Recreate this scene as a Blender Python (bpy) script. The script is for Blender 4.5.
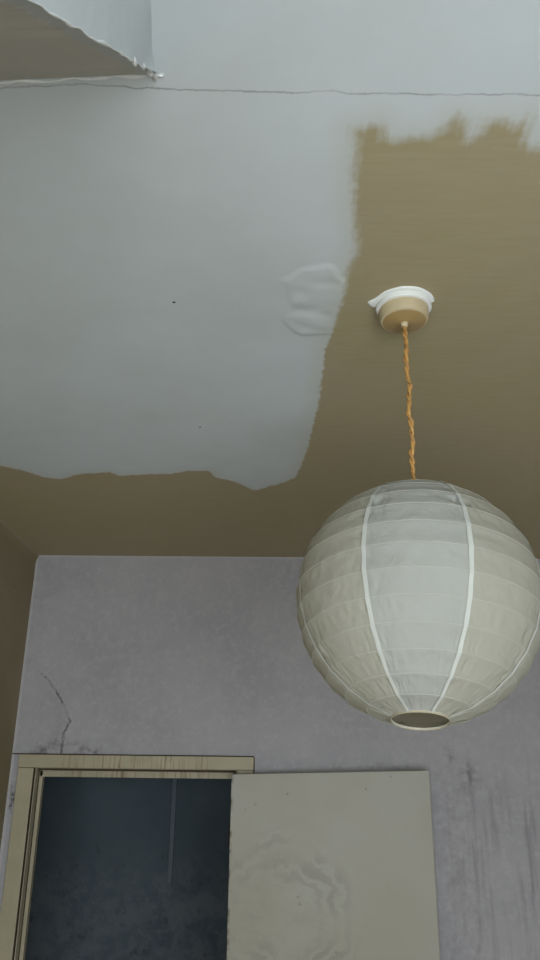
import bpy, bmesh, math, random
import numpy as np
from mathutils import Matrix, Vector, noise as mnoise

for o in list(bpy.data.objects):
    bpy.data.objects.remove(o)
scene = bpy.context.scene
COL = scene.collection
random.seed(7)
rng = np.random.default_rng(7)

# ------------------------------------------------------------------ camera, world, exposure
EYE = 1.9
cam_d = bpy.data.cameras.new('camera')
cam_d.sensor_fit = 'VERTICAL'
cam_d.sensor_height = 36.0
cam_d.lens = 29.178
cam_d.clip_start = 0.02
cam = bpy.data.objects.new('camera', cam_d)
COL.objects.link(cam)
rt = Vector((0.99984, 0.0138, 0.01163))
up = Vector((-0.00584, -0.36226, 0.93206))
fw = Vector((-0.01708, 0.93198, 0.36212))
cam.matrix_world = Matrix(((rt.x, up.x, -fw.x, 0), (rt.y, up.y, -fw.y, 0), (rt.z, up.z, -fw.z, EYE), (0, 0, 0, 1)))
scene.camera = cam

world = bpy.data.worlds.new('overcast_sky')
scene.world = world
world.use_nodes = True
bg = world.node_tree.nodes['Background']
bg.inputs['Color'].default_value = (0.90, 0.96, 1.0, 1)
bg.inputs['Strength'].default_value = 9.5

vs = scene.view_settings
vs.view_transform = 'Standard'
vs.look = 'None'
vs.gamma = 1.0
vs.use_curve_mapping = False
vs.exposure = 0.0

# room dimensions (metres)
CEIL = 2.77
BACK = 3.121
LEFT = -1.025
RIGHT = 1.85
FRONT = -0.70
WIN = (-0.70, 1.15, 0.70, 2.18)      # window behind the photographer: x0, x1, z0, z1

portal_d = bpy.data.lights.new('window_daylight', 'AREA')
portal_d.shape = 'RECTANGLE'
portal_d.size = WIN[1] - WIN[0]
portal_d.size_y = WIN[3] - WIN[2]
portal_d.cycles.is_portal = True
portal = bpy.data.objects.new('window_daylight', portal_d)
COL.objects.link(portal)
portal.location = ((WIN[0] + WIN[1]) / 2, FRONT - 0.09, (WIN[2] + WIN[3]) / 2)
portal.rotation_euler = (math.radians(90), 0, 0)     # shines towards +Y


# ------------------------------------------------------------------ node helper
class M:
    def __init__(self, name):
        self.mat = bpy.data.materials.new(name)
        self.mat.use_nodes = True
        self.nt = self.mat.node_tree
        self.b = self.nt.nodes['Principled BSDF']
        self.out = self.nt.nodes['Material Output']
        self.b.inputs['Roughness'].default_value = 0.8

    def put(self, sock, v):
        if isinstance(v, bpy.types.NodeSocket):
            self.nt.links.new(v, sock)
        elif v is not None:
            if hasattr(sock.default_value, '__len__') and not isinstance(v, (int, float)):
                v = tuple(v)
                if len(v) < len(sock.default_value):
                    v = v + (1.0,)
            sock.default_value = v

    def obj(self):
        return self.nt.nodes.new('ShaderNodeTexCoord').outputs['Object']

    def xyz(self):
        s = self.nt.nodes.new('ShaderNodeSeparateXYZ')
        self.put(s.inputs[0], self.obj())
        return s.outputs

    def attr(self, name):
        a = self.nt.nodes.new('ShaderNodeAttribute')
        a.attribute_name = name
        return a.outputs['Fac']

    def scale(self, sc, loc=(0, 0, 0)):
        m = self.nt.nodes.new('ShaderNodeMapping')
        self.put(m.inputs['Vector'], self.obj())
        m.inputs['Scale'].default_value = sc
        m.inputs['Location'].default_value = loc
        return m.outputs[0]

    def noise(self, sc=5, detail=4, rough=0.5, vec=None, dist=0.0):
        n = self.nt.nodes.new('ShaderNodeTexNoise')
        self.put(n.inputs['Vector'], vec if vec is not None else self.obj())
        n.inputs['Scale'].default_value = sc
        n.inputs['Detail'].default_value = detail
        n.inputs['Roughness'].default_value = rough
        n.inputs['Distortion'].default_value = dist
        return n.outputs['Fac']

    def math(self, op, a, b=None, c=None, clamp=False):
        n = self.nt.nodes.new('ShaderNodeMath')
        n.operation = op
        n.use_clamp = clamp
        self.put(n.inputs[0], a)
        if b is not None:
            self.put(n.inputs[1], b)
        if c is not None:
            self.put(n.inputs[2], c)
        return n.outputs[0]

    def step(self, v, lo, hi, t0=0.0, t1=1.0):
        n = self.nt.nodes.new('ShaderNodeMapRange')
        n.interpolation_type = 'SMOOTHSTEP'
        self.put(n.inputs[0], v)
        for i, q in enumerate((lo, hi, t0, t1)):
            self.put(n.inputs[1 + i], q)
        return n.outputs[0]

    def mix(self, f, a, b):
        n = self.nt.nodes.new('ShaderNodeMix')
        n.data_type = 'RGBA'
        self.put(n.inputs[0], f)
        self.put(n.inputs[6], a)
        self.put(n.inputs[7], b)
        return n.outputs[2]

    def bump(self, h, strength=0.3, dist=0.01):
        n = self.nt.nodes.new('ShaderNodeBump')
        n.inputs['Strength'].default_value = strength
        n.inputs['Distance'].default_value = dist
        self.put(n.inputs['Height'], h)
        self.put(self.b.inputs['Normal'], n.outputs[0])
        return n.outputs[0]

    def color(self, v, rough=None):
        self.put(self.b.inputs['Base Color'], v)
        if rough is not None:
            self.put(self.b.inputs['Roughness'], rough)


def simple(name, c, rough=0.7, var=0.12, sc=12, bump=0.0, bsc=60):
    m = M(name)
    n = m.noise(sc, 5, 0.6)
    m.color(m.mix(n, [x * (1 - var) for x in c], [min(1, x * (1 + var)) for x in c]), rough)
    if bump:
        m.bump(m.noise(bsc, 3), bump, 0.004)
    return m.mat


# ------------------------------------------------------------------ mesh helpers
def link(name, me, mat, parent=None, smooth=False):
    o = bpy.data.objects.new(name, me)
    COL.objects.link(o)
    if mat:
        me.materials.append(mat)
    if smooth:
        me.polygons.foreach_set('use_smooth', [True] * len(me.polygons))
    if parent:
        o.parent = parent
    return o


def bm_obj(name, bm, mat, parent=None, smooth=False, bevel=0.0):
    if bevel:
        bmesh.ops.bevel(bm, geom=list(bm.edges), offset=bevel, segments=2, affect='EDGES', profile=0.6)
    bmesh.ops.recalc_face_normals(bm, faces=bm.faces)
    me = bpy.data.meshes.new(name)
    bm.to_mesh(me)
    bm.free()
    return link(name, me, mat, parent, smooth)


def box(bm, x0, x1, y0, y1, z0, z1):
    v = [bm.verts.new((x, y, z)) for z in (z0, z1) for y in (y0, y1) for x in (x0, x1)]
    for f in ((0, 2, 3, 1), (4, 5, 7, 6), (0, 1, 5, 4), (2, 6, 7, 3), (0, 4, 6, 2), (1, 3, 7, 5)):
        bm.faces.new([v[i] for i in f])
    return v


def boxes(name, lst, mat, parent=None, bevel=0.0):
    bm = bmesh.new()
    for b in lst:
        box(bm, *b)
    return bm_obj(name, bm, mat, parent, bevel=bevel)


def lathe(name, prof, mat, parent=None, seg=48, smooth=True, jitter=None):
    bm = bmesh.new()
    rings = []
    for r, z in prof:
        if r < 1e-6:
            rings.append([bm.verts.new((0, 0, z))])
        else:
            ring = []
            for i in range(seg):
                a = 2 * math.pi * i / seg
                k = jitter(a, r, z) if jitter else 1.0
                ring.append(bm.verts.new((r * k * math.cos(a), r * k * math.sin(a), z)))
            rings.append(ring)
    for p, q in zip(rings, rings[1:]):
        for i in range(seg):
            j = (i + 1) % seg
            if len(p) == 1 and len(q) > 1:
                bm.faces.new((p[0], q[i], q[j]))
            elif len(q) == 1 and len(p) > 1:
                bm.faces.new((p[i], q[0], p[j]))
            elif len(p) > 1:
                bm.faces.new((p[i], q[i], q[j], p[j]))
    o = bm_obj(name, bm, mat, parent, smooth)
    if smooth:
        o.data.set_sharp_from_angle(angle=math.radians(40))
    return o


def tube(name, pts, r, mat, parent=None, seg=8, closed=False):
    bm = bmesh.new()
    pts = [Vector(p) for p in pts]
    n = len(pts)
    rings = []
    ref = Vector((0.31, 0.91, 0.27)).normalized()
    rad = r if isinstance(r, (list, tuple)) else [r] * n
    for i, p in enumerate(pts):
        r = rad[i]
        if closed:
            t = pts[(i + 1) % n] - pts[i - 1]
        else:
            t = pts[min(i + 1, n - 1)] - pts[max(i - 1, 0)]
        t.normalize()
        a = t.cross(ref)
        if a.length < 0.05:
            a = t.cross(Vector((1, 0, 0)))
        a.normalize()
        b = t.cross(a).normalized()
        rings.append([bm.verts.new(p + a * (r * math.cos(2 * math.pi * k / seg)) + b * (r * math.sin(2 * math.pi * k / seg))) for k in range(seg)])
    for i in range(n if closed else n - 1):
        p, q = rings[i], rings[(i + 1) % n]
        for k in range(seg):
            bm.faces.new((p[k], p[(k + 1) % seg], q[(k + 1) % seg], q[k]))
    if not closed:
        bm.faces.new(rings[0])
        bm.faces.new(rings[-1][::-1])
    return bm_obj(name, bm, mat, parent, True)


def axis(lo, hi, step, fine=()):
    """non-uniform grid line positions; fine = [(a, b, step)]"""
    out = set(np.round(np.linspace(lo, hi, max(2, int(round((hi - lo) / step)) + 1)), 5))
    for a, b, s in fine:
        out = {t for t in out if t <= a or t >= b or t in (lo, hi)}
        out |= set(np.round(np.arange(max(a, lo), min(b, hi), s), 5))
    return np.array(sorted(out))


def grid(name, us, vs_, fn, mat, fields=None, hole=None, parent=None, flip=False, smooth=True):
    U, V = np.meshgrid(us, vs_, indexing='ij')
    P = fn(U.ravel(), V.ravel())
    nu, nv = len(us), len(vs_)
    faces = []
    for i in range(nu - 1):
        for j in range(nv - 1):
            if hole and hole((us[i] + us[i + 1]) / 2, (vs_[j] + vs_[j + 1]) / 2):
                continue
            a, b, c, d = i * nv + j, (i + 1) * nv + j, (i + 1) * nv + j + 1, i * nv + j + 1
            faces.append((a, d, c, b) if flip else (a, b, c, d))
    me = bpy.data.meshes.new(name)
    me.from_pydata(P.tolist(), [], faces)
    for k, val in (fields or {}).items():
        at = me.attributes.new(k, 'FLOAT', 'POINT')
        at.data.foreach_set('value', val(U.ravel(), V.ravel()).astype(np.float32))
    return link(name, me, mat, parent, smooth)


def seg_dist(px, py, poly, closed):
    d = np.full(px.shape, 1e9)
    n = len(poly)
    for i in range(n if closed else n - 1):
        ax, ay = poly[i]
        bx, by = poly[(i + 1) % n]
        ex, ey = bx - ax, by - ay
        t = np.clip(((px - ax) * ex + (py - ay) * ey) / (ex * ex + ey * ey + 1e-12), 0, 1)
        d = np.minimum(d, np.hypot(px - ax - t * ex, py - ay - t * ey))
    return d


def sdf(px, py, poly):
    d = seg_dist(px, py, poly, True)
    inside = np.zeros(px.shape, bool)
    n = len(poly)
    for i in range(n):
        ax, ay = poly[i]
        bx, by = poly[(i + 1) % n]
        if ay == by:
            continue
        c = ((ay > py) != (by > py)) & (px < (bx - ax) * (py - ay) / (by - ay) + ax)
        inside ^= c
    return np.where(inside, d, -d)


def fnoise(x, y, sc, seed=0.0):
    return np.array([mnoise.noise(Vector((a * sc + seed, b * sc - seed, seed * 1.7))) for a, b in zip(x, y)])


def sstep(x, a, b):
    t = np.clip((x - a) / (b - a), 0, 1)
    return t * t * (3 - 2 * t)


def empty(name, loc=(0, 0, 0)):
    o = bpy.data.objects.new(name, None)
    o.empty_display_size = 0.05
    COL.objects.link(o)
    o.location = loc
    return o


def tag(o, label=None, cat=None, kind=None):
    if label:
        o['label'] = label
    if cat:
        o['category'] = cat
    if kind:
        o['kind'] = kind
    return o


# ------------------------------------------------------------------ materials of the room
WHITE_C = (0.58, 0.625, 0.63)
BROWN_C = (0.36, 0.306, 0.165)


def ceiling_material():
    m = M('nicotine_stained_ceiling_with_white_paint')
    fld = m.attr('paint')
    soft = m.attr('soft')
    # brush streaks run along the depth of the room where the edge is soft
    streak = m.math('SUBTRACT', m.noise(1.0, 3, 0.6, m.scale((95, 7, 1))), 0.5)
    fine = m.math('SUBTRACT', m.noise(60, 4, 0.65), 0.5)
    f = m.math('ADD', fld, m.math('MULTIPLY', streak, m.math('MULTIPLY', soft, 1.6)))
    f = m.math('ADD', f, m.math('MULTIPLY', fine, 0.022))
    mask = m.step(f, m.math('MULTIPLY', soft, -1.0), soft)
    # thin yellow bleed just inside the paint edge
    bleed = m.step(fld, 0.0, 0.05, 0.22, 0.0)
    big = m.noise(2.2, 4, 0.6)
    brown = m.mix(m.step(big, 0.3, 0.7), BROWN_C, (0.365, 0.305, 0.19))
    fibre = m.noise(1.0, 4, 0.6, m.scale((14, 120, 1)))
    brown = m.mix(m.math('MULTIPLY', m.step(fibre, 0.35, 0.7), 0.24), brown, (0.42, 0.38, 0.27))
    white = m.mix(m.step(m.noise(3.0, 5, 0.6), 0.35, 0.75), WHITE_C, (0.54, 0.575, 0.57))
    white = m.mix(bleed, white, (0.45, 0.40, 0.25))
    col = m.mix(mask, brown, white)
    # hairline crack across the ceiling
    crack = m.attr('crack')
    wob = m.noise(45, 4, 0.65)
    sg = m.math('ADD', crack, m.math('MULTIPLY', m.math('SUBTRACT', wob, 0.5), 0.010))
    cm = m.step(m.math('ABSOLUTE', sg), 0.0004, 0.0022, 0.5, 0.0)
    cm = m.math('MULTIPLY', cm, m.step(m.noise(9, 2), 0.3, 0.55, 0.35, 1.0))
    col = m.mix(cm, col, (0.12, 0.11, 0.10))
    m.color(col, 0.75)
    h = m.math('ADD', m.math('MULTIPLY', m.noise(7, 3), 1.0), m.math('MULTIPLY', m.noise(55, 3), 0.12))
    h = m.math('ADD', h, m.math('MULTIPLY', mask, 0.05))
    m.bump(h, 0.25, 0.012)
    return m.mat


def wall_material():
    m = M('lilac_grey_woodchip_wall')
    s = m.xyz()
    chip = m.noise(45, 4, 0.6)
    base = m.mix(m.step(m.noise(3.5, 5, 0.6), 0.3, 0.7), (0.36, 0.35, 0.365), (0.41, 0.397, 0.408))
    base = m.mix(m.math('MULTIPLY', m.step(chip, 0.45, 0.7), 0.5), base, (0.465, 0.45, 0.46))
    # sooty vertical smears right of the door
    st = m.noise(1.0, 4, 0.65, m.scale((26, 1, 2.2)))
    reg = m.math('MULTIPLY', m.step(s[0], 0.50, 0.75), m.step(s[2], 2.08, 1.75))
    sm = m.math('MULTIPLY', m.step(st, 0.46, 0.72), reg)
    base = m.mix(m.math('MULTIPLY', sm, 0.42), base, (0.10, 0.095, 0.10))
    # mould above the door head and in the corner beside the frame
    d = m.attr('damp')
    mould = m.math('MULTIPLY', m.step(m.noise(28, 5, 0.7), 0.42, 0.7), d)
    base = m.mix(m.math('MULTIPLY', mould, 0.8), base, (0.06, 0.058, 0.06))
    # torn paper crack
    ck = m.attr('crack')
    cm = m.step(m.math('ADD', ck, m.math('MULTIPLY', m.math('SUBTRACT', m.noise(90, 3), 0.5), 0.012)), 0.001, 0.006, 0.75, 0.0)
    cm = m.math('MULTIPLY', cm, m.step(m.noise(17, 3), 0.38, 0.55, 0.25, 1.0))
    base = m.mix(cm, base, (0.09, 0.08, 0.075))
    # pale paint line along the ceiling and corner
    ed = m.math('ADD', m.attr('edge'), m.math('MULTIPLY', m.math('SUBTRACT', m.noise(40, 3), 0.5), 0.006))
    base = m.mix(m.step(ed, 0.004, 0.008, 0.75, 0.0), base, (0.50, 0.48, 0.49))
    m.color(base, 0.85)
    h = m.math('ADD', m.math('MULTIPLY', chip, 0.5), m.math('MULTIPLY', m.noise(9, 3), 0.6))
    m.bump(h, 0.6, 0.012)
    return m.mat


def stained_wall_material():
    m = M('tobacco_brown_stained_wall')
    s = m.xyz()
    n = m.noise(2.5, 5, 0.6)
    c = m.mix(m.step(n, 0.3, 0.7), (0.235, 0.20, 0.11), (0.29, 0.24, 0.15))
    ed = m.math('ADD', m.math('SUBTRACT', CEIL, s[2]), m.math('MULTIPLY', m.math('SUBTRACT', m.noise(35, 3), 0.5), 0.02))
    c = m.mix(m.step(ed, 0.004, 0.012, 0.45, 0.0), c, (0.36, 0.33, 0.24))
    m.color(c, 0.85)
    m.bump(m.math('ADD', m.noise(9, 3), m.math('MULTIPLY', m.noise(50, 3), 0.3)), 0.3, 0.012)
    return m.mat


def soffit_material():
    m = M('unpainted_grey_brown_soffit')
    d = m.attr('paint')
    n = m.math('SUBTRACT', m.noise(38, 4, 0.7), 0.5)
    st = m.math('SUBTRACT', m.noise(1.0, 3, 0.6, m.scale((30, 120, 30))), 0.5)
    f = m.math('ADD', d, m.math('ADD', m.math('MULTIPLY', n, 0.03), m.math('MULTIPLY', st, 0.02)))
    mask = m.step(f, 0.002, 0.010, 0.8, 0.0)
    c = m.mix(m.step(m.noise(4, 4), 0.3, 0.7), (0.60, 0.59, 0.52), (0.66, 0.64, 0.57))
    m.color(m.mix(mask, c, WHITE_C), 0.8)
    m.bump(m.math('ADD', m.noise(12, 3), m.math('MULTIPLY', mask, 0.5)), 0.25, 0.008)
    return m.mat


def cream_material(name, c=(0.43, 0.385, 0.26), drips=False):
    m = M(name)
    n = m.noise(6, 5, 0.6)
    col = m.mix(m.step(n, 0.3, 0.7), c, [x * 0.86 for x in c])
    if drips:
        st = m.noise(1.0, 3, 0.6, m.scale((110, 1, 4)))
        s = m.xyz()
        reg = m.math('MULTIPLY', m.step(s[0], -0.36, -0.15), m.step(s[0], 0.36, 0.18))
        col = m.mix(m.math('MULTIPLY', m.math('MULTIPLY', m.step(st, 0.5, 0.66), reg), 0.85), col, (0.20, 0.13, 0.05))
        col = m.mix(m.math('MULTIPLY', m.step(m.noise(22, 5, 0.7), 0.6, 0.8), 0.4), col, (0.16, 0.14, 0.11))
    m.color(col, 0.55)
    m.bump(m.noise(30, 3), 0.12, 0.004)
    return m.mat


def door_material():
    m = M('grubby_cream_gloss_door')
    s = m.xyz()
    c = m.mix(m.step(m.noise(2.5, 4), 0.3, 0.7), (0.345, 0.325, 0.25), (0.375, 0.362, 0.305))
    # wiped swirl of grime around knee of the leaf
    dx = m.math('SUBTRACT', s[0], 0.20)
    dz = m.math('SUBTRACT', s[2], -0.42)
    r = m.math('SQRT', m.math('ADD', m.math('MULTIPLY', dx, dx), m.math('MULTIPLY', dz, dz)))
    wob = m.noise(11, 4, 0.6)
    rr = m.math('ADD', r, m.math('MULTIPLY', m.math('SUBTRACT', wob, 0.5), 0.16))
    rings = m.math('ABSOLUTE', m.math('SINE', m.math('MULTIPLY', rr, 62.0)))
    band = m.math('MULTIPLY', m.step(rr, 0.08, 0.16), m.step(rr, 0.30, 0.21))
    band = m.math('MULTIPLY', band, m.step(m.noise(5.5, 3), 0.36, 0.6))
    c = m.mix(m.math('MULTIPLY', m.math('MULTIPLY', m.step(rings, 0.35, 0.95), band), 0.5), c, (0.22, 0.20, 0.165))
    smear = m.math('MULTIPLY', m.step(rr, 0.30, 0.05), 0.35)
    c = m.mix(m.math('MULTIPLY', smear, m.step(m.noise(14, 5, 0.7), 0.4, 0.65)), c, (0.27, 0.25, 0.20))
    v = m.nt.nodes.new('ShaderNodeTexVoronoi')
    m.put(v.inputs['Vector'], m.scale((16, 16, 16)))
    v.inputs['Scale'].default_value = 1.0
    spots = m.math('MULTIPLY', m.step(v.outputs['Distance'], 0.05, 0.10, 1.0, 0.0), m.step(m.noise(6, 2), 0.45, 0.55))
    c = m.mix(m.math('MULTIPLY', spots, 0.35), c, (0.09, 0.08, 0.06))
    hinge = m.math('MULTIPLY', m.step(s[0], 0.012, 0.0), m.step(m.noise(25, 4), 0.45, 0.6))
    c = m.mix(hinge, c, (0.13, 0.11, 0.08))
    m.color(c, 0.5)
    m.bump(m.noise(14, 3), 0.10, 0.006)
    return m.mat


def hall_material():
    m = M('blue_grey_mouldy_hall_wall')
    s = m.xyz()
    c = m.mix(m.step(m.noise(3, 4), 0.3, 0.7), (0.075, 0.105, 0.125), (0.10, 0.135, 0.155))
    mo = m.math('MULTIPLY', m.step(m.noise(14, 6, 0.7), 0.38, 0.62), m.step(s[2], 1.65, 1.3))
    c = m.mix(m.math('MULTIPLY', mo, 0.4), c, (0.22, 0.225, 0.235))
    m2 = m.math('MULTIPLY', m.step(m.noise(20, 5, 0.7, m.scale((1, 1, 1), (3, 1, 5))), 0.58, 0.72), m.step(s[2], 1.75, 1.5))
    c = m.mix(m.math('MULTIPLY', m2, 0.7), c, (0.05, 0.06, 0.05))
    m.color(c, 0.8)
    m.bump(m.noise(20, 3), 0.2, 0.008)
    return m.mat


MAT_CEIL = ceiling_material()
MAT_WALL = wall_material()
MAT_LEFT = stained_wall_material()
MAT_SOFFIT = soffit_material()
MAT_WHITE = simple('brushed_white_emulsion', WHITE_C, 0.75, 0.05, 5, 0.25, 30)
MAT_PAINT_GLOSS = simple('glossy_white_paint', (0.72, 0.73, 0.70), 0.4, 0.1, 40, 0.3, 80)
MAT_PLAIN = simple('plain_pale_wall', (0.50, 0.47, 0.45), 0.85, 0.06, 4, 0.2, 40)
MAT_FRAME = cream_material('aged_cream_gloss_frame', drips=True)
MAT_FRAME2 = cream_material('aged_cream_gloss_lining', (0.42, 0.385, 0.27))
MAT_GAP = simple('dark_joint_and_shadow_line', (0.06, 0.04, 0.02), 0.9)
MAT_DOOR = door_material()
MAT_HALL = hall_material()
MAT_STRIP = simple('pale_blue_lit_edge', (0.13, 0.165, 0.185), 0.7, 0.3, 9)
MAT_FLOOR = simple('pale_worn_floor', (0.36, 0.33, 0.29), 0.6, 0.2, 4)
MAT_UPVC = simple('white_window_frame', (0.75, 0.75, 0.74), 0.4, 0.03)
MAT_SPECK = simple('dark_fly_speck', (0.04, 0.03, 0.025), 0.8)

# ------------------------------------------------------------------ ceiling
WHITE_EDGE = [(-0.983, 2.033), (-0.845, 2.137), (-0.782, 2.176), (-0.738, 2.233), (-0.687, 2.241), (-0.62, 2.198),
    (-0.525, 2.18), (-0.501, 2.213), (-0.406, 2.195), (-0.344, 2.194), (-0.284, 2.168), (-0.217, 2.167),
    (-0.212, 2.217), (-0.156, 2.25), (-0.121, 2.293), (-0.097, 2.337), (-0.061, 2.309), (0.008, 2.255),
    (0.039, 2.213), (0.052, 2.116), (0.068, 1.984), (0.077, 1.841), (0.086, 1.699), (0.088, 1.551),
    (0.088, 1.463), (0.098, 1.407), (0.108, 1.314), (0.114, 1.26), (0.114, 1.182), (0.125, 1.131),
    (0.125, 1.112), (0.117, 1.072), (0.108, 0.971), (0.099, 0.855), (0.134, 0.848), (0.145, 0.877),
    (0.172, 0.875), (0.215, 0.868), (0.229, 0.848), (0.239, 0.835), (0.252, 0.844), (0.264, 0.875),
    (0.279, 0.862), (0.285, 0.841), (0.309, 0.841), (0.329, 0.855), (0.34, 0.837), (0.348, 0.885),
    (0.368, 0.893), (0.397, 0.876), (0.52, 0.895)]
WHITE_POLY = [(-1.2, 1.93)] + WHITE_EDGE + [(2.2, 0.9), (2.2, -1.6), (-1.2, -1.6)]
BLISTER = [(-0.001, 1.213), (0.028, 1.177), (0.06, 1.171), (0.082, 1.171), (0.098, 1.194), (0.116, 1.213),
    (0.111, 1.277), (0.106, 1.365), (0.097, 1.399), (0.033, 1.407), (0.012, 1.38), (0.0, 1.347), (0.005, 1.284)]
CEIL_CRACK = [(-0.386, 0.783), (-0.276, 0.777), (-0.169, 0.785), (-0.048, 0.789), (0.006, 0.792), (0.06, 0.789),
    (0.087, 0.794), (0.134, 0.793), (0.209, 0.796), (0.29, 0.795), (0.344, 0.797), (0.8, 0.80)]


def ceil_pos(x, y):
    d = sdf(x, y, BLISTER)
    h = 0.0024 * sstep(d, -0.002, 0.008)
    rip = (np.sin((y - 1.17) * 2 * math.pi / 0.085 + 9 * x) * 0.0010 + 0.0028 * fnoise(x, y * 1.6, 22, 2.0)) * sstep(d, 0.002, 0.03) * (d > 0)
    ridge = 0.0026 * np.exp(-(d / 0.004) ** 2) * sstep(fnoise(x, y, 9, 5.0), -0.15, 0.25)
    und = 0.0
    return np.stack([x, y, CEIL - h - rip - ridge - und], 1)


xs = axis(LEFT - 0.1, RIGHT + 0.1, 0.02, [(-0.02, 0.135, 0.005), (0.135, 0.42, 0.01)])
ys = axis(FRONT - 0.1, BACK + 0.1, 0.02, [(0.77, 0.92, 0.006), (1.14, 1.43, 0.005)])
ceiling = grid('ceiling', xs, ys, ceil_pos, MAT_CEIL, {
    'paint': lambda x, y: np.clip(sdf(x, y, WHITE_POLY), -0.5, 0.5),
    'soft': lambda x, y: 0.004 + 0.010 * sstep(y, 1.45, 1.05),
    'crack': lambda x, y: np.clip(y - np.interp(x, [p[0] for p in CEIL_CRACK], [p[1] for p in CEIL_CRACK]), -0.2, 0.2)
        + 0.2 * (x > 0.85)}, flip=True)
tag(ceiling, 'ceiling stained tobacco brown with a large ragged patch of white paint', kind='structure')
for sx, sy, r in ((-0.215, 1.285, 0.0028), (-0.220, 1.857, 0.0025)):
    bm = bmesh.new()
    bmesh.ops.create_icosphere(bm, subdivisions=1, radius=r, matrix=Matrix.Diagonal((1.3, 0.9, 0.5, 1)))
    sp = bm_obj('fly_speck', bm, MAT_SPECK, ceiling, True)
    sp.location = (sx, sy, CEIL - 0.0005)

# ------------------------------------------------------------------ back wall with doorway
OP_L, OP_R, OP_T = -0.927, -0.170, EYE + 0.040       # doorway in the wall
W_CRACK = [(-0.946, 0.387), (-0.911, 0.357), (-0.886, 0.327), (-0.87, 0.306), (-0.833, 0.248), (-0.814, 0.211),
    (-0.834, 0.167), (-0.838, 0.091)]
W_CRACK = [(a, b + EYE) for a, b in W_CRACK]


def wall_pos(x, z):
    d = seg_dist(x, z, W_CRACK, False)
    side = np.where(x < np.interp(z, [p[1] for p in W_CRACK[::-1]], [p[0] for p in W_CRACK[::-1]]), 1.0, 0.0)
    lift = side * 0.010 * np.exp(-(d / 0.03) ** 2) * sstep(z, EYE + 0.09, EYE + 0.14) * sstep(z, EYE + 0.42, EYE + 0.34)
    und = 0.0015 * (np.sin(5 * x + 3 * z) * np.sin(4 * z - 2 * x))
    return np.stack([x, BACK - lift + und * 0.5, z], 1)


wx = np.unique(np.concatenate([axis(LEFT - 0.1, RIGHT + 0.1, 0.03, [(-1.03, -0.77, 0.006)]), [OP_L - 0.02, OP_R + 0.02, LEFT]]))
wz = np.unique(np.concatenate([axis(0.0, CEIL + 0.05, 0.03, [(EYE + 0.03, EYE + 0.42, 0.006), (CEIL - 0.03, CEIL + 0.01, 0.004)]), [OP_T + 0.02]]))
wall_back = grid('wall_back', wx, wz, wall_pos, MAT_WALL, {
    'crack': lambda x, z: np.clip(seg_dist(x, z, W_CRACK, False), 0, 0.2),
    'edge': lambda x, z: np.minimum(np.abs(CEIL - z), np.abs(x - LEFT) * 0.6),
    'damp': lambda x, z: np.maximum.reduce([
        sstep(z, EYE + 0.17, EYE + 0.09) * sstep(x, -1.0, -0.9) * sstep(x, -0.55, -0.75),
        2.2 * np.exp(-((x + 1.005) / 0.014) ** 2 - ((z - EYE + 0.085) / 0.04) ** 2),
        0.6 * np.exp(-((x + 1.0) / 0.03) ** 2) * sstep(z, EYE + 0.12, EYE + 0.0) * sstep(z, EYE - 0.14, EYE - 0.08),
        0.9 * np.exp(-((x - 0.625) / 0.02) ** 2 - ((z - EYE - 0.10) / 0.035) ** 2),
        0.8 * np.exp(-((x - 0.70) / 0.035) ** 2 - ((z - EYE - 0.02) / 0.06) ** 2),
        0.7 * np.exp(-((x - 0.30) / 0.20) ** 2 - ((z - EYE - 0.06) / 0.012) ** 2),
        0.30 * sstep(x, 0.52, 0.62) * sstep(x, 0.78, 0.65) * sstep(z, EYE + 0.12, EYE + 0.02)])},
    hole=lambda x, z: OP_L - 0.02 < x < OP_R + 0.02 and z < OP_T + 0.02)
tag(wall_back, 'lilac grey textured wall with the doorway in it', kind='structure')
WT = 0.11       # wall thickness
boxes('wall_core', [(-1.80, OP_L - 0.021, BACK + 0.02, BACK + WT, 0, CEIL), (OP_R + 0.021, RIGHT, BACK + 0.02, BACK + WT, 0, CEIL),
                    (OP_L - 0.021, OP_R + 0.021, BACK + 0.02, BACK + WT, OP_T + 0.021, CEIL)], MAT_HALL, wall_back)

# left wall
ly = axis(FRONT - 0.1, BACK + 0.02, 0.05)
lz = axis(0.0, CEIL + 0.03, 0.05, [(CEIL - 0.06, CEIL + 0.02, 0.008)])
wall_left = grid('wall_left', ly, lz, lambda y, z: np.stack([LEFT + 0.004 * np.sin(3.1 * y) * np.cos(2 * z) * 0.5 + 0.018 * sstep(z, CEIL - 0.05, CEIL + 0.02) ** 2, y, z], 1), MAT_LEFT, flip=False)
tag(wall_left, 'tobacco brown stained wall beside the doorway', kind='structure')

wall_right = boxes('wall_right', [(RIGHT, RIGHT + 0.1, FRONT - 0.1, BACK + 0.05, 0, CEIL)], MAT_PLAIN)
tag(wall_right, 'plain pale wall on the lamp side of the room', kind='structure')
floor = boxes('floor', [(LEFT - 0.1, RIGHT + 0.1, FRONT - 0.1, BACK + WT, -0.05, 0.0)], MAT_FLOOR)
tag(floor, 'worn brown floor of the room', kind='structure')
wall_front = boxes('wall_front', [
    (LEFT - 0.1, WIN[0], FRONT - 0.15, FRONT, 0, CEIL), (WIN[1], RIGHT + 0.1, FRONT - 0.15, FRONT, 0, CEIL),
    (WIN[0], WIN[1], FRONT - 0.15, FRONT, 0, WIN[2]), (WIN[0], WIN[1], FRONT - 0.15, FRONT, WIN[3], CEIL)], MAT_PLAIN)
tag(wall_front, 'plain wall with the window behind the viewer', kind='structure')

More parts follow.
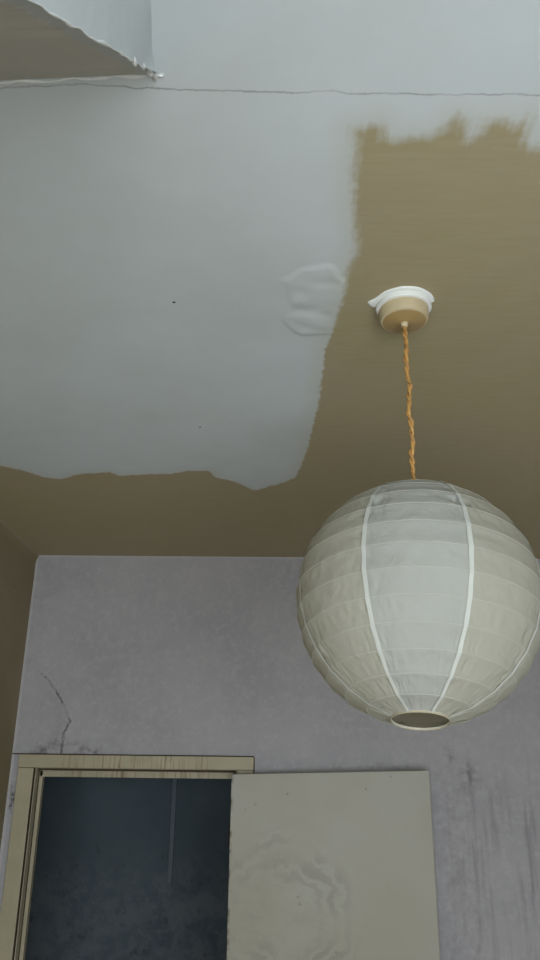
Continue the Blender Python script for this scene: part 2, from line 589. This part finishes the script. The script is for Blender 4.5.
# window behind the viewer
window = empty('window_1', ((WIN[0] + WIN[1]) / 2, FRONT - 0.11, WIN[2]))
tag(window, 'white framed window that lights the room', kind='structure')
hw, hh = (WIN[1] - WIN[0]) / 2, WIN[3] - WIN[2]
for nm, b in (('window_frame', (-hw, hw, -0.03, 0.03, 0, 0.05)), ('window_frame', (-hw, hw, -0.03, 0.03, hh - 0.05, hh)),
              ('window_frame', (-hw, -hw + 0.05, -0.03, 0.03, 0.05, hh - 0.05)), ('window_frame', (hw - 0.05, hw, -0.03, 0.03, 0.05, hh - 0.05)),
              ('mullion', (-0.025, 0.025, -0.03, 0.03, 0.05, hh - 0.05))):
    boxes(nm, [b], MAT_UPVC, window)
gm = M('thin_window_glass')
tr = gm.nt.nodes.new('ShaderNodeBsdfTransparent')
gl = gm.nt.nodes.new('ShaderNodeBsdfGlossy')
gl.inputs['Roughness'].default_value = 0.02
mx = gm.nt.nodes.new('ShaderNodeMixShader')
mx.inputs[0].default_value = 0.06
gm.nt.links.new(tr.outputs[0], mx.inputs[1])
gm.nt.links.new(gl.outputs[0], mx.inputs[2])
gm.nt.links.new(mx.outputs[0], gm.out.inputs['Surface'])
for sx in (-1, 1):
    a, b = sorted((sx * 0.025, sx * (hw - 0.05)))
    boxes('pane', [(a, b, -0.003, 0.003, 0.05, hh - 0.05)], gm.mat, window)

# ------------------------------------------------------------------ boxed-in stair running down from the ceiling
SX, SY, SLOPE = -0.173, 0.761, math.tan(math.radians(44.2))
S_END = 0.20                     # where the soffit levels out
S_LOW = CEIL - (SY - S_END) * SLOPE


def arris(y):
    """ragged plaster arris: sideways and vertical wobble"""
    n = np.array([mnoise.noise(Vector((t * 38, 1.3, 0.2))) for t in np.atleast_1d(y)])
    n2 = np.array([mnoise.noise(Vector((t * 30, 7.3, 4.2))) for t in np.atleast_1d(y)])
    k = sstep(np.atleast_1d(y), SY + 0.005, SY - 0.03)
    return 0.0008 * n * k, 0.003 * n2 * k


def side_pos(y, t):
    ox, oz = arris(y)
    zb = np.where(y > S_END, CEIL - (SY - y) * SLOPE, S_LOW) + oz
    lump = 0.006 * np.exp(-((y - SY + 0.02) / 0.02) ** 2) * (1 - t)
    return np.stack([SX + ox * (1 - t) ** 5 + lump + 0.012 * t * sstep(y, SY, SY - 0.12), y, zb - oz + oz * (1 - t) ** 5 + (CEIL + 0.004 - zb + oz) * t], 1)


sy = axis(FRONT, SY, 0.08, [(S_END, SY, 0.008)])
stair = grid('wall_stair_side', sy, np.linspace(0, 1, 9), side_pos, MAT_WHITE)
tag(stair, 'white painted side of the boxed stair cutting into the ceiling corner', kind='structure')


def soffit_pos(y, t):
    ox, oz = arris(y)
    z = np.where(y > S_END, CEIL - (SY - y) * SLOPE, S_LOW)
    return np.stack([(SX + ox) + (LEFT - 0.02 - SX) * t, y + 0.05 * (SX - LEFT) * t, z + oz * sstep(t, 0.15, 0.0)], 1)


st_ = np.unique(np.concatenate([np.linspace(0, 0.3, 41), np.linspace(0.3, 1, 20)]))
soffit = grid('soffit', sy, st_, soffit_pos, MAT_SOFFIT, {
    'paint': lambda y, t: np.minimum(t * (SX - LEFT) - 0.010, (SY - y) * 1.3 - 0.0015)},
    parent=stair, flip=True)
pts = []
for i in range(61):
    u = i / 60
    x = SX + 0.012 - 0.30 * u
    w = mnoise.noise(Vector((u * 14, 2.2, 0.4)))
    pts.append((x, SY + 0.05 * (SX - x) + 0.002 + 0.0035 * w, CEIL - 0.0005 - 0.0012 * abs(mnoise.noise(Vector((u * 9, 5.2, 1.4))))))
tube('plaster_lip', pts, [max(0.0005, 0.0016 + 0.0030 * mnoise.noise(Vector((i * 0.27, 1.3, 2.7)))) for i in range(61)], MAT_PAINT_GLOSS, stair, 8)
pts = []
for i in range(61):
    u = i / 60
    y = SY + 0.003 - 0.46 * u
    ox, oz = arris(y)
    w = mnoise.noise(Vector((u * 22, 8.2, 0.4)))
    pts.append((SX + float(ox[0]) + 0.0006 * w, y, CEIL - (SY - y) * SLOPE + float(oz[0]) + 0.0016 * w))
tube('plaster_arris', pts, [max(0.0003, 0.0013 + 0.0034 * mnoise.noise(Vector((i * 0.41, 3.3, 7.7)))) for i in range(61)], MAT_PAINT_GLOSS, stair, 8)
for i, (yy, k) in enumerate(((0.756, 1.0), (0.748, 0.7), (0.735, 0.8), (0.700, 0.6), (0.655, 0.7), (0.60, 0.5), (0.765, 0.9))):
    b_ = bmesh.new()
    bmesh.ops.create_icosphere(b_, subdivisions=2, radius=0.0045 * k)
    for q in b_.verts:
        q.co *= 1 + 0.5 * mnoise.noise(q.co * 160 + Vector((i * 3.1, 0, 0)))
        q.co.y *= 2.2
    lump = bm_obj('plaster_lump', b_, MAT_PAINT_GLOSS, stair, True)
    lump.location = (SX - 0.001, yy, min(CEIL, CEIL - (SY - yy) * SLOPE) + 0.0012)
tag(soffit, 'grey brown unpainted sloping underside of the boxed stair')

# ------------------------------------------------------------------ hallway beyond the doorway
HX0, HX1, HY1 = -1.70, 1.2, BACK + WT + 1.15
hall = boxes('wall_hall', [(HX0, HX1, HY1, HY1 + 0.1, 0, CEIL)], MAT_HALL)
tag(hall, 'blue grey mouldy wall seen through the doorway', kind='structure')
tag(boxes('lit_edge_strip', [(-0.572, -0.548, HY1 - 0.016, HY1 - 0.0005, 1.42, CEIL - 0.28)], MAT_STRIP, hall, bevel=0.004), 'pale vertical strip standing in for light on a wall corner')  # paler colour paints the light caught on a wall corner
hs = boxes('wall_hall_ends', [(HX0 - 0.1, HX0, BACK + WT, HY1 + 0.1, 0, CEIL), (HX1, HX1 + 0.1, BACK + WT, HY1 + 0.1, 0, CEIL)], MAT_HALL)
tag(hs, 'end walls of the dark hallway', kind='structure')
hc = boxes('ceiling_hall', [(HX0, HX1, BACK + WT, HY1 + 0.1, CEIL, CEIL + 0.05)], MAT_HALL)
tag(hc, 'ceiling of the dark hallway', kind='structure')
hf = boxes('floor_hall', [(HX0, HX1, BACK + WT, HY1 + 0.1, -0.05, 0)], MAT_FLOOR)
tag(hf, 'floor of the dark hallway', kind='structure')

# ------------------------------------------------------------------ door frame
frame = empty('trim_1', ((OP_L + OP_R) / 2, BACK, 0))
tag(frame, 'cream painted door frame with drip-stained head around the dark doorway', kind='structure')
FX, FY = frame.location.x, frame.location.y


def fbox(name, x0, x1, y0, y1, z0, z1, mat, bevel=0.003):
    """one frame member, given in room coordinates"""
    return boxes(name, [(x0 - FX, x1 - FX, y0, y1, z0, z1)], mat, frame, bevel)


AH = EYE + 0.088       # top of the architrave
fbox('architrave', -0.990, OP_L - 0.003, -0.020, -0.001, 0.0, EYE + 0.0405, MAT_FRAME)
fbox('architrave', OP_R + 0.003, -0.106, -0.018, -0.001, 0.0, EYE + 0.0405, MAT_FRAME)
fbox('architrave', -0.992, -0.105, -0.020, -0.001, EYE + 0.0415, AH, MAT_FRAME)
fbox('joint_shadow_gap', -1.022, -0.104, -0.006, -0.001, AH + 0.0002, AH + 0.0036, MAT_GAP, 0)  # dark strips stand in for the shadow line above and beside the head
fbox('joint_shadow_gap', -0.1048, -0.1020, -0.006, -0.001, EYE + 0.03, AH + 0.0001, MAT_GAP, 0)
fbox('lining', OP_L - 0.018, OP_L + 0.001, 0.001, WT + 0.01, 0.0, OP_T, MAT_FRAME2, 0.0015)
fbox('lining', OP_R - 0.001, OP_R + 0.018, 0.001, WT + 0.01, 0.0, OP_T, MAT_FRAME2, 0.0015)
fbox('lining', OP_L - 0.018, OP_R + 0.018, 0.001, WT + 0.01, OP_T, OP_T + 0.018, MAT_FRAME2, 0.0015)
fbox('joint_shadow_gap', OP_L + 0.0005, OP_L + 0.002, 0.038, 0.0465, 0.0, OP_T - 0.001, MAT_GAP, 0)
fbox('joint_shadow_gap', OP_L + 0.001, OP_R - 0.001, 0.030, 0.0465, OP_T - 0.0065, OP_T - 0.0005, MAT_GAP, 0)
fbox('joint_shadow_gap', OP_L - 0.004, OP_L - 0.0015, -0.019, 0.0005, 0.0, OP_T, MAT_GAP, 0)
fbox('door_stop', OP_L + 0.0015, OP_L + 0.015, 0.047, 0.075, 0.0, OP_T - 0.007, MAT_FRAME, 0.002)
fbox('door_stop', OP_R - 0.015, OP_R - 0.0015, 0.047, 0.075, 0.0, OP_T - 0.007, MAT_FRAME, 0.002)
fbox('door_stop', OP_L + 0.002, OP_R - 0.002, 0.047, 0.075, OP_T - 0.030, OP_T - 0.0068, MAT_FRAME, 0.002)

# ------------------------------------------------------------------ door leaf swung back flat against the wall
DW, DT = 0.722, 0.035
door = empty('door_1', (-0.183, BACK - 0.030, 0))
door.rotation_euler.z = math.radians(-2.0)
tag(door, 'plain flush cream door swung back against the wall', kind='structure')
bm = bmesh.new()
v = box(bm, 0.0, DW, -DT, 0.0, 0.02, EYE + 0.03)
for q in v[4:]:
    q.co.z = EYE + 0.026 + 0.021 * q.co.x / DW
for q in v:
    q.co.z -= EYE        # keep the leaf's texture space at eye level
leaf = bm_obj('leaf', bm, MAT_DOOR, door, bevel=0.0025)
leaf.location.z = EYE
for hz in (0.25, 1.0, 1.72):
    hb = bmesh.new()
    bmesh.ops.create_cone(hb, cap_ends=True, segments=14, radius1=0.006, radius2=0.006, depth=0.08, matrix=Matrix.Translation((-0.002, 0.006, hz)))
    bm_obj('hinge', hb, MAT_GAP, door)

# ------------------------------------------------------------------ pendant lamp
LX, LY = 0.232, 1.294
lamp = empty('pendant_lamp', (LX, LY, CEIL))
tag(lamp, 'round white paper globe lampshade hanging on a twisted gold cord from the ceiling', 'pendant lamp')
MAT_ROSE = simple('yellowed_cream_plastic', (0.38, 0.26, 0.105), 0.45, 0.12, 30)
MAT_ROSE_SIDE = simple('cream_painted_plastic', (0.52, 0.43, 0.27), 0.5, 0.14, 30)
MAT_PAINT = simple('glossy_white_paint_smear', (0.80, 0.81, 0.78), 0.4, 0.06, 30, 0.3, 60)
pm = M('painted_rose_plate_lit_side')       # white paint, with the lit window side and darker far side put into the colour
ps = pm.xyz()
pf = pm.math('ADD', ps[1], pm.math('MULTIPLY', pm.math('SUBTRACT', pm.noise(60, 3), 0.5), 0.03))
pm.color(pm.mix(pm.step(pf, 0.0, 0.022), (0.78, 0.79, 0.76), (0.33, 0.27, 0.16)), 0.5)
MAT_PLATE = pm.mat

rose = empty('ceiling_rose')
rose.parent = lamp
bm = bmesh.new()
rows = []
for i in range(41):
    u = i / 40
    a = math.radians(178 + 166 * u)
    n1 = mnoise.noise(Vector((u * 7, 3.1, 0)))
    wide = 0.002 + 0.008 * math.sin(math.pi * u) * (0.7 + 0.5 * n1) * 0.5 + 0.011 * math.exp(-((u - 0.06) / 0.06) ** 2)
    r0, r1 = 0.052, 0.058 + wide
    rows.append([bm.verts.new((q * math.cos(a), q * math.sin(a), zz)) for q, zz in ((r0, -0.004), (r0 + (r1 - r0) * 0.6, -0.0035), (r1 - 0.001, -0.0022), (r1, 0.0005))])
for p, q in zip(rows, rows[1:]):
    for k in range(3):
        bm.faces.new((p[k], q[k], q[k + 1], p[k + 1]))
bm_obj('paint_smear', bm, MAT_PAINT, rose, True)
lathe('base_plate', [(0.0535, -0.001), (0.0540, -0.010), (0.0520, -0.0125), (0.045, -0.0130)], MAT_PLATE, rose)
lathe('cover', [(0.0475, -0.012), (0.0470, -0.031), (0.0450, -0.0360), (0.0415, -0.0375)], MAT_ROSE_SIDE, rose)
lathe('cover_face', [(0.0420, -0.0372), (0.040, -0.0382), (0.012, -0.0390), (0.0085, -0.0415), (0.0, -0.0415)], MAT_ROSE, rose)
lathe('cord_grip', [(0.0075, -0.0400), (0.0070, -0.0460), (0.0048, -0.0500), (0.0, -0.0500)], MAT_ROSE_SIDE, rose, 20)

# twisted two-strand cord
SHADE_Z = EYE + 0.287 - CEIL          # shade centre relative to the ceiling
R = 0.2045
CORD_TOP, CORD_END = -0.047, SHADE_Z + 0.150


def cord_mat(name, c):
    m = M(name)
    n = m.noise(90, 3, 0.6)
    col = m.mix(m.step(n, 0.55, 0.75), c, [q * 0.35 for q in c])
    m.color(col, 0.45)
    m.bump(m.noise(300, 2), 0.4, 0.001)
    return m.mat


MAT_CORD = [cord_mat('gold_braided_strand', (0.50, 0.275, 0.075)), cord_mat('tan_braided_strand', (0.40, 0.21, 0.06))]
cord = empty('cord')
cord.parent = lamp
NP = 240
for k in range(2):
    pts = []
    for i in range(NP + 1):
        t = i / NP
        z = CORD_TOP + (CORD_END - CORD_TOP) * t
        a = 2 * math.pi * (CORD_TOP - z) / 0.038 + k * math.pi
        wob = math.sin(t * math.pi)
        cx = wob * 0.0022 * math.sin(t * 23) + 0.0012 * math.sin(t * 61) * wob
        cy = wob * 0.0022 * math.cos(t * 19) - 0.0022 * wob
        rr = 0.0022 + 0.0006 * math.sin(t * 37 + k)
        pts.append((cx + rr * math.cos(a), cy + rr * math.sin(a), z))
    tube('strand', pts, 0.0029, MAT_CORD[k], cord, 8)
MAT_HOLDER = simple('ivory_lampholder', (0.62, 0.55, 0.40), 0.45)
hold = lathe('lampholder', [(0.0, 0.03), (0.008, 0.03), (0.016, 0.018), (0.019, 0.0), (0.019, -0.03), (0.016, -0.034), (0.0, -0.034)], MAT_HOLDER, lamp, 24)
hold.location = (0, 0, SHADE_Z + 0.145)


# paper
def paper(name, c, trans, wr=0.5, thru=0.05):
    m = M(name)
    n = m.noise(7, 4, 0.6)
    col = m.mix(m.step(n, 0.3, 0.7), c, [q * 0.93 for q in c])
    fib = m.noise(1.0, 4, 0.7, m.scale((70, 70, 200)))
    col = m.mix(m.math('MULTIPLY', fib, 0.25), col, [min(1, q * 1.1) for q in c])
    nrm = None
    if wr:
        h = m.math('ADD', m.noise(26, 4, 0.6, None, 1.2), m.math('MULTIPLY', m.noise(80, 3), 0.3))
        nrm = m.bump(h, wr * 0.35, 0.008)
    df = m.nt.nodes.new('ShaderNodeBsdfDiffuse')
    tl = m.nt.nodes.new('ShaderNodeBsdfTranslucent')
    tp = m.nt.nodes.new('ShaderNodeBsdfTransparent')
    m.put(df.inputs['Color'], col)
    m.put(tl.inputs['Color'], m.mix(0.5, col, (0.62, 0.50, 0.22)))
    if nrm:
        m.put(df.inputs['Normal'], nrm)
    a = m.nt.nodes.new('ShaderNodeMixShader')
    a.inputs[0].default_value = trans
    m.nt.links.new(df.outputs[0], a.inputs[1])
    m.nt.links.new(tl.outputs[0], a.inputs[2])
    b = m.nt.nodes.new('ShaderNodeMixShader')
    b.inputs[0].default_value = thru
    m.nt.links.new(a.outputs[0], b.inputs[1])
    m.nt.links.new(tp.outputs[0], b.inputs[2])
    m.nt.links.new(b.outputs[0], m.out.inputs['Surface'])
    return m.mat


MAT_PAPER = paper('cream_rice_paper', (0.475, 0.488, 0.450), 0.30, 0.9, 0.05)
MAT_PAPER_YELLOW = paper('warmer_rice_paper', (0.475, 0.468, 0.395), 0.32, 0.9, 0.06)
MAT_SEAM = paper('doubled_paper_seam', (0.60, 0.62, 0.575), 0.22, 0.5, 0.0)
MAT_RIB = paper('paper_covered_wire', (0.53, 0.53, 0.475), 0.2, 0.0, 0.0)

shade = empty('paper_shade')
shade.parent = lamp
shade.location = (-0.005, 0.004, SHADE_Z)
shade.rotation_euler = (math.radians(-12.5), math.radians(4.0), 0)   # hangs with its mouth tipped towards the viewer
TH0 = math.radians(12.6)
NI = 14
NG = 8
SEAM0 = math.atan2(-LY, -LX) - math.radians(21.8)       # azimuth of one seam, just left of the side seen


def ring_r(i):
    th = TH0 + (math.pi - 2 * TH0) * i / NI
    return R * math.sin(th), R * math.cos(th)


SUB = 6


def profile():
    rows = []
    for i in range(NI):
        r0, z0 = ring_r(i)
        r1, z1 = ring_r(i + 1)
        for s in range(SUB + (1 if i == NI - 1 else 0)):
            t = s / SUB
            sag = 4 * t * (1 - t)
            r, z = r0 + (r1 - r0) * t, z0 + (z1 - z0) * t
            l = math.hypot(r, z)
            k = (l - 0.0007 * sag) / l
            rows.append((r * k, z * k, t, i))
    return rows


PROF = profile()
GW = 2 * math.pi / NG


def panel_mesh(g, seed):
    NA = 48
    verts, faces = [], []
    for (r, z, t, i) in PROF:
        sag = 4 * t * (1 - t)
        for j in range(NA + 1):
            u = j / NA
            az = SEAM0 + (g + u) * GW
            e = min(u, 1 - u)
            near = math.exp(-(e / 0.17) ** 2)
            lat = z / R
            near *= 1 - math.exp(-(e / 0.03) ** 2)
            amp = (0.0020 + 0.0085 * near * (1.7 if lat > 0.30 else (0.35 + 0.5 * max(0, -lat - 0.2)))) * sag
            w = mnoise.noise(Vector((u * 5.0 + (z * 55 if u < 0.5 else -z * 55) * near, z * 90, seed + 0.37 * i)))
            w2 = mnoise.noise(Vector((u * 9 + seed, z * 60, seed * 2.1)))
            d = amp * (0.12 - 1.3 * abs(w) + 0.25 * w2)
            k = 1 + d / R
            verts.append((r * k * math.cos(az), r * k * math.sin(az), z * k))
    n = NA + 1
    for a in range(len(PROF) - 1):
        for j in range(NA):
            faces.append((a * n + j, (a + 1) * n + j, (a + 1) * n + j + 1, a * n + j + 1))
    me = bpy.data.meshes.new('paper_panel')
    me.from_pydata(verts, [], faces)
    return me


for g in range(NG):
    link('paper_panel', panel_mesh(g, 3.1 + g * 5.7), MAT_PAPER if g == 0 else MAT_PAPER_YELLOW, shade, True)  # panel facing the viewer is whiter, all others a warmer tone
    # doubled seam where two panels are glued
    verts, faces = [], []
    for a, (r, z, t, i) in enumerate(PROF):
        for j in range(4):
            wj = 0.0036 + 0.0010 * mnoise.noise(Vector((a * 0.35, g * 3.3, j * 0.5)))
            wj *= 0.45 + 0.55 * r / R
            az = SEAM0 + g * GW + (j / 3 - 0.5) * 2 * wj / max(r, 0.03)
            k = 1 + (0.0016 + 0.0005 * mnoise.noise(Vector((a * 0.5, g * 1.7, 9.0)))) / R
            verts.append((r * k * math.cos(az), r * k * math.sin(az), z * k))
    for a in range(len(PROF) - 1):
        for j in range(3):
            faces.append((a * 4 + j, (a + 1) * 4 + j, (a + 1) * 4 + j + 1, a * 4 + j + 1))
    me = bpy.data.meshes.new('paper_seam')
    me.from_pydata(verts, [], faces)
    link('paper_seam', me, MAT_SEAM, shade, True)

for i in range(NI + 1):
    r, z = ring_r(i)
    pts = [(r * math.cos(2 * math.pi * k / 96), r * math.sin(2 * math.pi * k / 96), z) for k in range(96)]
    end = i in (0, NI)
    tube('rim_wire' if end else 'rib', pts, 0.0012 if end else 0.00050, MAT_RIB, shade, 6, closed=True)
MAT_RIM = paper('tan_glued_rim_paper', (0.47, 0.42, 0.30), 0.15, 0.2, 0.0)
# paper turned over the rim wires at both openings
for sgn in (1, -1):
    r, z = ring_r(0)
    lathe('rim_band', [(r + 0.0010, sgn * (z - 0.001)), (r + 0.0012, sgn * (z + 0.0025)), (r + 0.0002, sgn * (z + 0.0030)), (r - 0.0006, sgn * (z - 0.001))],
          MAT_RIM, shade, 64)
# wire hanger across the top opening
r, z = ring_r(0)
MAT_WIRE = simple('dull_steel_wire', (0.35, 0.34, 0.32), 0.4)
tube('hanger_wire', [(-r, 0, z), (-r * 0.6, 0, z - 0.018), (-0.020, 0, z - 0.030), (0.020, 0, z - 0.030), (r * 0.6, 0, z - 0.018), (r, 0, z)], 0.0011, MAT_WIRE, shade, 6)
tube('hanger_wire', [(0, -r, z), (0, -r * 0.6, z - 0.018), (0, -0.020, z - 0.030), (0, 0.020, z - 0.030), (0, r * 0.6, z - 0.018), (0, r, z)], 0.0011, MAT_WIRE, shade, 6)
